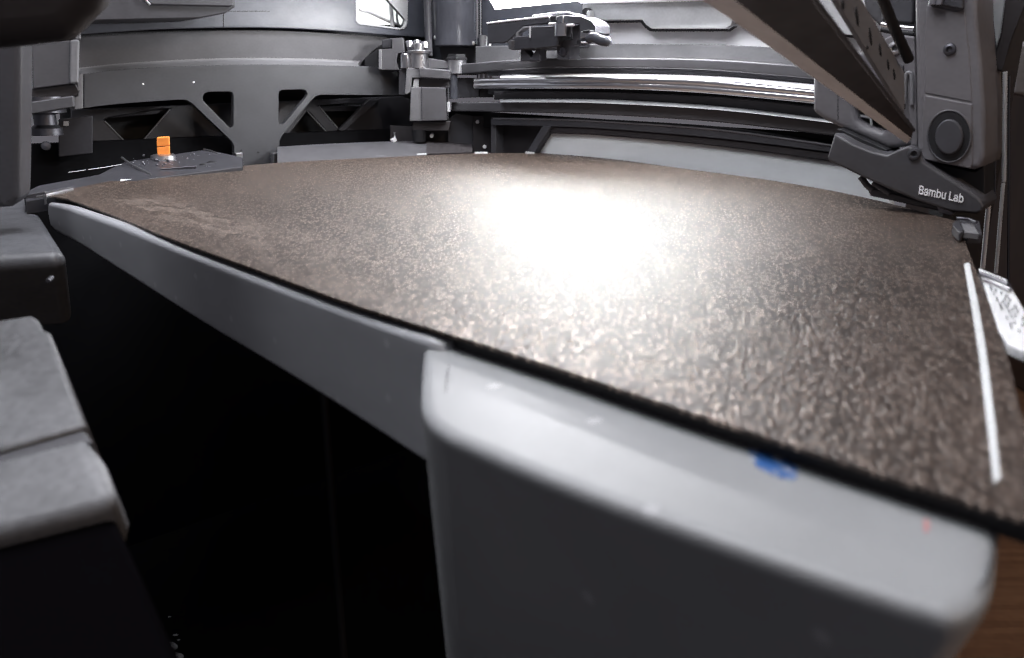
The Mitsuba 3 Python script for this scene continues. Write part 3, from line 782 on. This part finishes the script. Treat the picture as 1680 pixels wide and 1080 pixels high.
# the cutter lever mechanism on the wall
cm = thing('lever_mechanism', 'dark latch mechanism with a slanted shield and a curved shiny lever on the rear wall', 'mechanism')
obj('shield', slab(REAR, [(799, 40), (901, 28), (903, 38), (880, 40.5), (858, 43), (833, 68), (826, 71), (801, 71)], .04, .006, bevel=.5 * MM), 'charcoal', cm)
obj('shield_edge', tube([REAR.at(*q, .04) for q in ((799, 38.5), (850, 32.5), (901, 27))], .0007), 'white', cm)
obj('top_edge', tube([REAR.at(*q, .04) for q in ((874, 26), (905, 22), (930, 19.5), (943, 23.5))], .0005), 'white', cm)
obj('top_plate', block(REAR, [(876, 27), (930, 20.5), (943, 24), (945, 34), (900, 36)], .038, .012, .5 * MM), 'charcoal', cm)
obj('joint', block(REAR, [(902, 27), (912, 26), (912, 38), (903, 39)], .043, .012, .4 * MM), 'black', cm)
obj('joint_edge', tube([REAR.at(*q, .045) for q in ((901, 39.5), (912, 38.5))], .0007), 'white', cm)
obj('head', slab(REAR, [(913, 27), (924, 25), (954, 27.5), (969, 34), (976, 42), (977, 54), (972, 58), (951, 62), (950, 39), (923, 38), (913, 37)], .045, .014, bevel=.6 * MM, steps=2), 'charcoal', cm)
obj('head_edge', tube([REAR.at(*q, .0455) for q in ((923.5, 25), (923.5, 38))], .0006), 'steel', cm)
obj('lip', tube([REAR.at(*q, .046) for q in ((922, 41), (932, 41.5), (942, 41))], .0008), 'white', cm)
obj('roller', lathe(REAR.at(923, 60, .045), [0, 0, 1], [(0, 0), (.0052, 0), (.0052, .0075), (0, .0075)]), 'chrome', cm)
for x in (917, 920, 923, 926):
    obj('roller_rib', tube([REAR.at(x, 45, .0408), REAR.at(x, 59, .0408)], .0004), 'dark', cm)
obj('body', slab(REAR, [(838, 66), (846, 60), (871, 58), (871, 44), (913, 42), (917, 66), (915, 76), (880, 80), (838, 82)], .044, .03, bevel=.5 * MM), 'dark', cm)
obj('window_frame', slab(REAR, [(846, 54), (858, 44), (871, 43), (871, 62), (846, 64)], .042, .004, [[(850, 55), (859, 48), (867, 47), (867, 59), (850, 60)]], bevel=.4 * MM), 'mid_grey', cm)
obj('frame_edge', tube([REAR.at(*q, .0455) for q in ((869.5, 44), (869.5, 62))], .0007), 'pale_grey', cm)
obj('foot', block(REAR, [(833, 68), (839, 66), (839, 80), (834, 81)], .047, .01, .4 * MM), 'grey', cm)
obj('leg_plate', slab(REAR, [(854, 80), (886, 78), (886, 100), (854, 101)], .04, .006, [[(862, 83), (879, 82), (871, 95)]], bevel=.5 * MM), 'charcoal', cm)
obj('leg_edge', tube([REAR.at(*q, .0405) for q in ((853.5, 86), (853.5, 98))], .0007), 'pale_grey', cm)
obj('bracket', slab(REAR, [(911, 70), (914, 67), (934, 66), (946, 66), (946, 74), (934, 76), (934, 98), (914, 98), (913, 82)], .04, .01, bevel=.6 * MM, steps=2), 'charcoal', cm)
obj('screw', lathe(REAR.at(924.5, 85, .04), REAR.n, [(0, .0002), (.0012, .0002), (.0014, .0012), (.0026, .001), (.003, 0), (.003, -.002)], 16), 'dark_steel', cm)
obj('collar', block(REAR, [(938, 44), (950, 40), (952, 68), (940, 68)], .04, .012, .8 * MM), 'dark', cm)
obj('clamp', block(REAR, [(952, 52), (968, 49), (968, 60), (951, 63)], .048, .01, .6 * MM), 'steel', cm)
obj('clamp_slot', block(REAR, [(956, 50), (967, 49), (967, 53), (956, 54)], .0495, .006, .4 * MM), 'black', cm)
obj('pivot', block(REAR, [(951, 63), (966, 62), (966, 72), (951, 72)], .046, .012, .8 * MM), 'dark_steel', cm)
obj('pivot_mark', block(REAR, [(953, 68), (961, 68), (961, 71), (953, 71)], .048, .003, .3 * MM), 'white', cm)
obj('lever', tube([REAR.at(*q, .048) for q in curve([(967, 70), (969, 63), (976, 62), (985, 66), (994, 68), (1002, 69)], 4)], [.0020, .0024, .003, .0032, .0033, .0033, .0032, .0032, .0031, .003, .003, .003, .003, .003, .003, .003, .003, .003, .0028, .0022, .0012], 16), 'column_gloss', cm, smooth=True)

# ------------------------------------------------------------------ tool head on the right
th = thing('tool_head', 'grey print head with a round cap and dark slanted lower shroud at the right', 'print head')
body = [(1333, 107), (1500, 60), (1500, 236), (1496, 240), (1456, 244), (1400, 219), (1352, 197), (1337, 186), (1333, 180)]
opening = [(1402, 172), (1406, 166), (1414, 163), (1452, 176), (1452, 214), (1446, 216), (1420, 206), (1406, 196)]
obj('side_body', slab(HEAD, body, -.006, .03, [opening], bevel=2.2 * MM, steps=4), 'head_grey', th)
obj('duct', block(HEAD, [(1396, 158), (1458, 170), (1458, 222), (1396, 205)], -.022, .012, .5 * MM), 'black', th)
obj('duct_rib', tube([HEAD.at(*q, -.012) for q in ((1404, 189), (1452, 197))], .0006), 'pale_grey', th)
obj('duct_rib', tube([HEAD.at(*q, -.012) for q in ((1428, 182), (1430, 212))], .0005), 'pale_grey', th)
obj('duct_hole', slab(HEAD, ellipse(1470, 209, 8, 9, 20), -.0058, .0003, bevel=.05 * MM), 'black', th)
obj('seam', slab(HEAD, rect(1374, 140, 1375.2, 196), -.0058, .0003, bevel=.05 * MM), 'black', th)
cover = [(1500, -80), (1600, -80), (1604, 30), (1611, 95), (1617, 180), (1616, 255), (1611, 274), (1597, 279), (1512, 263), (1507, 262), (1504, 240), (1501, 60)]
obj('cover', slab(HEAD, cover, .006, .04, bevel=2 * MM, steps=4), 'head_grey', th)
obj('cover_face', slab(HEAD, [(1520, 8), (1583, 21), (1591, 90), (1595, 168), (1517, 153), (1516, 60)], .0064, .003, bevel=.3 * MM), 'head_grey', th)
obj('cap_face', slab(HEAD, [(1517, 156), (1595, 171), (1596, 268), (1592, 277), (1512, 261), (1513, 180)], .0066, .003, bevel=.35 * MM), 'head_grey', th)
obj('top_gap', block(HEAD, [(1521, -60), (1580, -60), (1580, 16), (1522, 3)], .0085, .008, .5 * MM), 'dark', th)
for x in (1529, 1541):
    obj('top_pin', lathe(HEAD.at(x, 8, .009), [0, 0, 1], [(0, 0), (.0012, 0), (.0012, .02), (0, .02)], 12), 'chrome', th)
cx, cy = 1557, 224
obj('round_rim', slab(HEAD, ellipse(cx, cy, 37, 44), .0078, .002, [ellipse(cx, cy, 34, 41)], bevel=.25 * MM), 'grey', th)
obj('round_ring', slab(HEAD, ellipse(cx, cy, 34.5, 41.5), .0074, .002, bevel=.1 * MM), 'black', th)
obj('round_cap', slab(HEAD, ellipse(cx - .5, cy + 1, 23, 29), .0092, .003, bevel=.7 * MM, steps=3), 'charcoal', th)


def screw_at(pl, px, py, off, r, mat, parent):
    c = pl.at(px, py, off)
    obj('screw', lathe(c, pl.n, [(r * .38, -.0012), (r * .40, .0003), (r * .55, .0008), (r * .88, .0006), (r, .0), (r, -.002)], 24), mat, parent)
    obj('screw_socket', lathe(c + pl.n * -.0006, pl.n, [(0, 0), (r * .42, 0.0)], 6), 'black', parent, smooth=False)


screw_at(HEAD, 1558, 81, .0068, .0021, 'dark_steel', th)
obj('left_plate', slab(HEAD, curve([(1449, 72), (1452, 64), (1462, 59), (1480, 58), (1496, 60), (1501, 66), (1503, 120), (1505, 232), (1500, 239), (1494, 238)], 3) + [(1488, 160), (1478, 110), (1458, 92)], .003, .012, bevel=.6 * MM, steps=3), 'head_grey', th)
screw_at(HEAD, 1468, 79, .0036, .0026, 'steel', th)
obj('plate_recess', block(HEAD, [(1470, 104), (1482, 108), (1482, 117), (1472, 113)], .0042, .002, .4 * MM), 'dark', th)
obj('plate_rib', tube([HEAD.at(*q, .0036) for q in curve([(1484, 170), (1486, 128), (1491, 119), (1496, 130), (1496, 172)], 4)], .0007), 'mid_grey', th)
obj('plate_slot', block(HEAD, [(1477, 140), (1484, 136), (1484, 178), (1479, 184)], .0045, .002, .4 * MM), 'dark_warm', th)
for y in (40, 48):
    obj('top_bar', tube([HEAD.at(*q, -.004) for q in ((1446, y), (1470, y + 5), (1499, y + 8))], .0011), 'black' if y > 44 else 'chrome', th)
obj('top_body', block(HEAD, [(1405, -60), (1505, -60), (1505, 62), (1450, 50), (1420, 20)], -.012, .02, 1.2 * MM), 'grey', th)
obj('top_pocket', block(HEAD, [(1440, -60), (1500, -60), (1498, 40), (1446, 34)], -.009, .008, 1 * MM), 'charcoal', th)
shroud = [(1369, 219), (1400, 236), (1430, 248), (1455, 254), (1472, 246), (1490, 239), (1506, 246), (1516, 266), (1550, 288), (1590, 313), (1607, 325), (1614, 338), (1612, 347), (1602, 352), (1560, 348), (1504, 330), (1450, 307), (1414, 291), (1380, 274), (1360, 265), (1357, 258)]
obj('shroud', slab(HEAD, shroud, .010, .03, bevel=1.2 * MM, steps=3), 'shroud', th)
screw_at(HEAD, 1500, 253, .0105, .0023, 'dark', th)
obj('shroud_gap', slab(HEAD, [(1512, 262), (1600, 282), (1616, 270), (1616, 335), (1560, 320)], -.002, .02), 'black', th)
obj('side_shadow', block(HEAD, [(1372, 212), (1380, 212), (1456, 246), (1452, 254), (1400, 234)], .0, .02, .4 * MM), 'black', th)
obj('nozzle_guard', block(HEAD, [(1423, 313), (1432, 309), (1462, 316), (1545, 340), (1545, 348), (1470, 330), (1428, 322)], .004, .012, .8 * MM), 'dark', th)
obj('nozzle_strut', tube([HEAD.at(*q, .004) for q in ((1412, 290), (1422, 304), (1432, 312))], .0012), 'dark', th)
obj('nozzle_strut', tube([HEAD.at(*q, .006) for q in ((1432, 300), (1448, 310), (1460, 318))], .0011), 'dark', th)
obj('sensor_plate', block(HEAD, [(1537, 338), (1552, 341), (1566, 350), (1560, 355), (1540, 349)], .008, .006, .4 * MM), 'dark_steel', th)
# lettering on the shroud
tm = meshkit.text_mesh('Bambu Lab', 1.0, .0001, bold=True)
b0, b1 = tm.bounds
tm.vertices[:, 0] = (tm.vertices[:, 0] - b0[0]) / (b1[0] - b0[0])
tm.vertices[:, 2] = (tm.vertices[:, 2] - b0[2]) / max(b1[2] - b0[2], 1e-9)
O, Xe = HEAD.at(1507, 318, .0103), HEAD.at(1580, 333, .0103)
Ye = HEAD.at(1509, 304.5, .0103)
yl = (Ye - O)
capt = 1.0
tm.vertices = np.array([O + (Xe - O) * x + yl * y + HEAD.n * .0002 * z for x, y, z in tm.vertices])
labels[obj('lettering', tm, 'white', th, smooth=False)] = {'label': 'white lettering on the dark lower shroud'}

# the flat ribbed arm that runs from the head towards the front, with its printed strip
rb = thing('ribbon_arm', 'broad dark ribbed carrier running diagonally up and left from the print head', 'cable carrier')


def at_depth(px, py, y):
    d = ray(px, py)
    return EYE + d * (y / d[1])


YF, YN = .272, .165
e1 = [at_depth(1494, 230, YF), at_depth(1171 - 62, -34, YN)]
e2 = [at_depth(1495, 227, YF - .002), at_depth(1221 - 66, -40, YN - .004)]
e3 = [at_depth(1499, 214, YF - .002), at_depth(1353 - 46, -40, YN - .004)]
e1 = [at_depth(1488, 236, YF + .012), at_depth(1104, -35, YN + .012)]
e4 = [e1[k] + e3[k] - e2[k] for k in (0, 1)]


def band(a, b, mat, name, uvn=1.0):
    """A flat face between two edge lines, with lengthwise coordinates."""
    n = 24
    t = np.linspace(0, 1, n)[:, None]
    v = np.vstack([a[0] + (a[1] - a[0]) * t, b[0] + (b[1] - b[0]) * t])
    uv = np.vstack([np.hstack([t, t * 0]), np.hstack([t, t * 0 + 1])])
    f = []
    for i in range(n - 1):
        f += [[i, i + 1, n + i + 1], [i, n + i + 1, n + i]]
    return obj(name, trimesh.Trimesh(v, f, process=False), mat, rb, smooth=False, uv=uv)


band(e1, e2, 'ribbon_bounce_lit', 'underside')
band(e2, e3, 'ribbed_black', 'ribbed_side')
band(e3, e4, 'dark_warm', 'top_side')
band(e4, e1, 'dark_warm', 'rear_side')
edge_l = obj('edge_bead', tube([e3[0] + (e3[1] - e3[0]) * t for t in np.linspace(0, 1, 8)], .0006), 'charcoal', rb)
ps = thing('perforated_strip', 'grey strip with a row of black slots beside the diagonal ribbon carrier', 'strip')
f3, n3 = at_depth(1484, 182, .285), at_depth(1372, -6, .225)
g3, m3 = at_depth(1484, 120, .290), at_depth(1411, -6, .232)
ST = Plane(f3, np.cross(n3 - f3, g3 - f3) * (1 if np.dot(np.cross(n3 - f3, g3 - f3), [0, -1, 0]) > 0 else -1))
obj('strip', slab(ST, [(1484, 186), (1360, -20), (1402, -20), (1484, 119)], 0, .0012, bevel=.2 * MM), 'mid_grey', ps)
for x, y, w, h in ((1407, 27, 1.6, 16), (1429, 60, 1.4, 15), (1445, 82, 1.2, 10), (1458, 106, 1.1, 9), (1468, 122, 1.0, 9), (1424, 78, 1.2, 4), (1384, 8, 2.0, 8)):
    obj('slot', slab(ST, ellipse(x, y, w, h, 14, -.12), .0003, .0003, bevel=.05 * MM), 'black', ps)
tag(obj('black_cable', tube([at_depth(*q) for q in ((1430, -60, .262), (1447, -5, .268), (1462, 34, .272), (1477, 68, .276), (1491, 98, .281))], .0017, 16), 'black', smooth=True), 'thick black cable running down to the print head beside the perforated strip', 'cable')

# ------------------------------------------------------------------ right side: door, bed tag, room
tg = thing('bed_bracket', 'bright metal bracket with rows of small dark slots beside the right edge of the plate', 'bracket')
TG = Plane([0, 0, .0005], [0, 0, 1])
obj('plate', slab(TG, [(1606, 440), (1652, 458), (1700, 540), (1708, 588), (1654, 563), (1640, 542)], 0, .002, bevel=.4 * MM, steps=2), 'tag_metal', tg)
for k in range(9):
    for j in range(4):
        t, u = (k + .7 + .5 * rng.random()) / 10.4, (j + .5 + .4 * rng.random()) / 4.3
        if rng.random() < .22:
            continue
        x, y = 1615 + 44 * t + u * (38 + 20 * t), 462 + 84 * t + u * (16 + 10 * t)
        obj('slot', slab(TG, ellipse(x, y, 1.2 + .9 * rng.random(), 2.6 + 2.2 * rng.random(), 8, -.45), .0002, .0002, bevel=.03 * MM), 'black', tg)
obj('ridge', tube([TG.at(*q, .0008) for q in ((1610, 450), (1630, 457), (1655, 468))], .0006), 'dark_steel', tg)
obj('ridge', tube([TG.at(*q, .0008) for q in ((1613, 458), (1634, 465), (1658, 476))], .0005), 'steel', tg)
tc = thing('bed_clip', 'small silver clip with pale plate at the right plate corner under the print head', 'clip')
obj('clip', block(TG, [(1563, 366), (1572, 361), (1582, 377), (1576, 381), (1564, 371)], .003, .003, .4 * MM), 'dark', tc)
obj('plate', slab(TG, [(1577, 366), (1597, 367), (1606, 382), (1582, 380)], .0025, .002, bevel=.3 * MM), 'mid_grey', tc)
obj('bridge', tube([TG.at(*q, .004) for q in ((1570, 358), (1590, 360), (1602, 365))], .0005), 'dark_steel', tc)
obj('base', slab(TG, [(1572, 356), (1608, 363), (1612, 384), (1588, 384)], .001, .003, bevel=.3 * MM), 'dark', tc)

dz = np.array([0, 0, 1.0])
dn, da = DOOR.n, DOOR.a
df = thing('door_frame', 'black door frame with thin silver edges at the right of the print head', 'door frame')


def post(px, py0, py1, w, d, mat, name, off=0.0, parent=df, y=.33):
    p = at_depth(px, py0, y)
    q = at_depth(px, py1, y)
    b = np.array([[-w, -d], [w, -d], [w, d], [-w, d]]) / 2
    c = [np.array([p[0] + i, p[1] + j, z]) for z in (min(p[2], q[2]), max(p[2], q[2])) for i, j in b]
    return obj(name, hexa(c), mat, parent, smooth=False)


post(1634, -120, 1100, .012, .012, 'black', 'jamb', y=.345)
post(1668, -120, 1100, .016, .010, 'dark_warm', 'jamb', y=.36)
for (a, b, r, y, m) in (((1621.5, 100), (1623, 300), .0008, .32, 'pale_grey'), ((1626, 293), (1612, 440), .0009, .315, 'white'), ((1646, 300), (1634, 448), .0007, .315, 'pale_grey'), ((1649, 118), (1647, 298), .0008, .315, 'pale_grey'), ((1636, 150), (1632, 320), .0004, .33, 'dark_steel'), ((1656, 125), (1654, 520), .0005, .34, 'dark_steel'), ((1612, 20), (1620, 100), .0006, .32, 'steel')):
    obj('edge_strip', tube([at_depth(*a, y), at_depth(*b, y)], r), m, df)
fp = [(1627, -10), (1651, -10), (1642, 55), (1625, 112), (1617, 78), (1622, 40)]
FP = Plane(at_depth(1630, 50, .325), [-.5, -.85, 0])
labels[obj('window_reflection', slab(FP, fp, 0, .003, bevel=.4 * MM), 'pale_grey', df)] = {'label': 'pale strip standing for a window reflection at the top of the door frame'}  # pale slab painted in place of a window reflection
obj('slanted_frame', slab(FP, [(1651, -10), (1690, -10), (1662, 60), (1645, 118), (1626, 112), (1643, 56)], .004, .006, bevel=.4 * MM), 'dark_warm', df)
gd = thing('glass_door', 'clear dark glass door at the far right with the wooden room behind it', 'door')
obj('pane', trimesh.Trimesh([at_depth(1640, -100, .33), at_depth(1640, 3000, .33) * [1, 1, 0] + [0, 0, -.27], at_depth(1640, 3000, .33) * [0, 0, 0] + [.34, .05, -.27], [.34, .05, .12]], [[0, 1, 2], [0, 2, 3]], process=False), 'glass', gd, smooth=False)
tag(obj('wooden_floor', box((.212, -.4, -.33), (1.6, 1.3, -.31)), 'wood', smooth=False), 'brown wooden floor of the room below the handle at the lower right', kind='structure')
tag(obj('dim_wood_panel', box((.62, -.5, -.305), (.66, 1.25, .5)), 'dimmed_wood', smooth=False), 'wooden panel darkened to stand for the dim room reflection in the glass door at the right', 'cabinet')
tag(obj('paper_stack', hexa([at_depth(x, y, d) for d in (.40, .45) for x, y in ((1662, 152), (1700, 160), (1700, 60), (1668, 78))], .002), 'mid_grey', smooth=30), 'pale grey object seen through the glass at the upper right', 'box')

# ------------------------------------------------------------------ foreground at the left
lp = thing('left_pillar', 'tall dark grey pillar with a rounded foot at the far left edge', 'pillar')
LP = Plane([-.20, .30, 0], [.35, -.94, 0])
obj('pillar', slab(LP, [(-120, -60), (36, -60), (36, 60)] + curve([(35.5, 150), (34.5, 240), (33, 315), (29, 330), (20, 338), (4, 341), (-120, 346)], 4), 0, .02, bevel=2.5 * MM, steps=4), 'charcoal', lp)
hd = thing('overhead_duct', 'very dark rounded duct looming at the top left corner, out of focus', 'duct')
HP = Plane([-.12, .17, .08], [.4, -.9, -.1])
obj('body', slab(HP, [(-120, -120), (200, -120)] + curve([(182, -20), (170, 16), (150, 36), (132, 56), (112, 69), (70, 75), (0, 82), (-120, 92)], 5), 0, .05, bevel=6 * MM, steps=6), 'dark_warm', hd)

mbk = thing('side_block', 'grey block with a bright rounded front edge at the left, under the pillar', 'block')


def step_block(parent, ytop, corner_front, corner_back, left_px, zt, zb, r, mat_top, front=None):
    """A block with a flat top at height zt, its right side and front given by two points of the top's right edge."""
    tpz = Plane([0, 0, zt], [0, 0, 1])
    f_, b_ = tpz.at(*corner_front), tpz.at(*corner_back)
    e = (b_ - f_) / np.linalg.norm(b_ - f_)
    l_ = tpz.at(*left_px)
    w = (l_ - f_)
    c = [f_, f_ + w, b_ + w, b_]
    pts8 = [np.array([q[0] - .010, q[1] + (.016 if k < 2 else 0), zb]) for k, q in enumerate(c)] + [np.array([q[0], q[1], zt]) for q in c]
    return hexa(pts8, r)


obj('block', step_block(mbk, 0, (97, 430), (36, 322), (-260, 450), -.012, -.037, .004, None), 'side_top', mbk)
obj('screw', lathe(LP.at(79, 461, .1), [.3, -1, 0], [(0, .0003), (.0006, .0002), (.0007, 0), (.0007, -.004)], 12), 'dark_steel', mbk)
fbk = thing('foreground_block', 'pale scuffed block with a seam across its sloping top, nearest at the lower left', 'block')
SL = Plane([-.06, .09, -.030], [.06, -.42, 1])
top_face = [(-300, 540), (52, 500), (60, 506), (66, 524), (76, 528), (186, 792), (188, 820), (-300, 1010)]
obj('top', slab(SL, [(-300, 538), (46, 500), (56, 508), (64, 524), (76, 530), (140, 690), (-300, 800)], 0, .010, bevel=1.2 * MM, steps=4), 'block_top', fbk)
obj('front_top', slab(SL, [(-300, 800), (138, 706), (168, 748), (186, 796), (180, 826), (-300, 930)], -.0004, .010, bevel=2.6 * MM, steps=5), 'block_top', fbk)
obj('seam', slab(SL, [(-300, 760), (130, 690), (150, 720), (-300, 830)], -.0012, .01, bevel=.2 * MM), 'charcoal', fbk)
obj('front', slab(SL, [(-300, 905), (172, 812), (300, 1085), (-300, 1500)], -.004, .03, bevel=1.5 * MM, steps=3), 'shaded_front', fbk)

# in the dark below
lr = thing('lead_screw', 'thin dark vertical lead screw barely visible in the black space under the bed', 'rod')
pA = at_depth(540, 760, .36)
obj('rod', tube([[pA[0], pA[1], -.28], [pA[0], pA[1], -.03]], .0022), 'black', lr)
bits = []
for k, (px, py, s) in enumerate(((266, 1062, .0055), (283, 1078, .004), (288, 1042, .001), (278, 1012, .0006), (293, 1050, .0006))):
    c = trimesh.creation.icosphere(2, s)
    c.vertices *= [1.7, .8, .5]
    c.apply_translation(Plane([0, 0, -.279], [0, 0, 1]).at(px, py))
    bits.append(c)
tag(obj('floor_crumbs', join(*bits), 'pale_grey', smooth=True), 'few pale filament crumbs lying on the black floor at the lower left', 'crumbs', 'stuff')
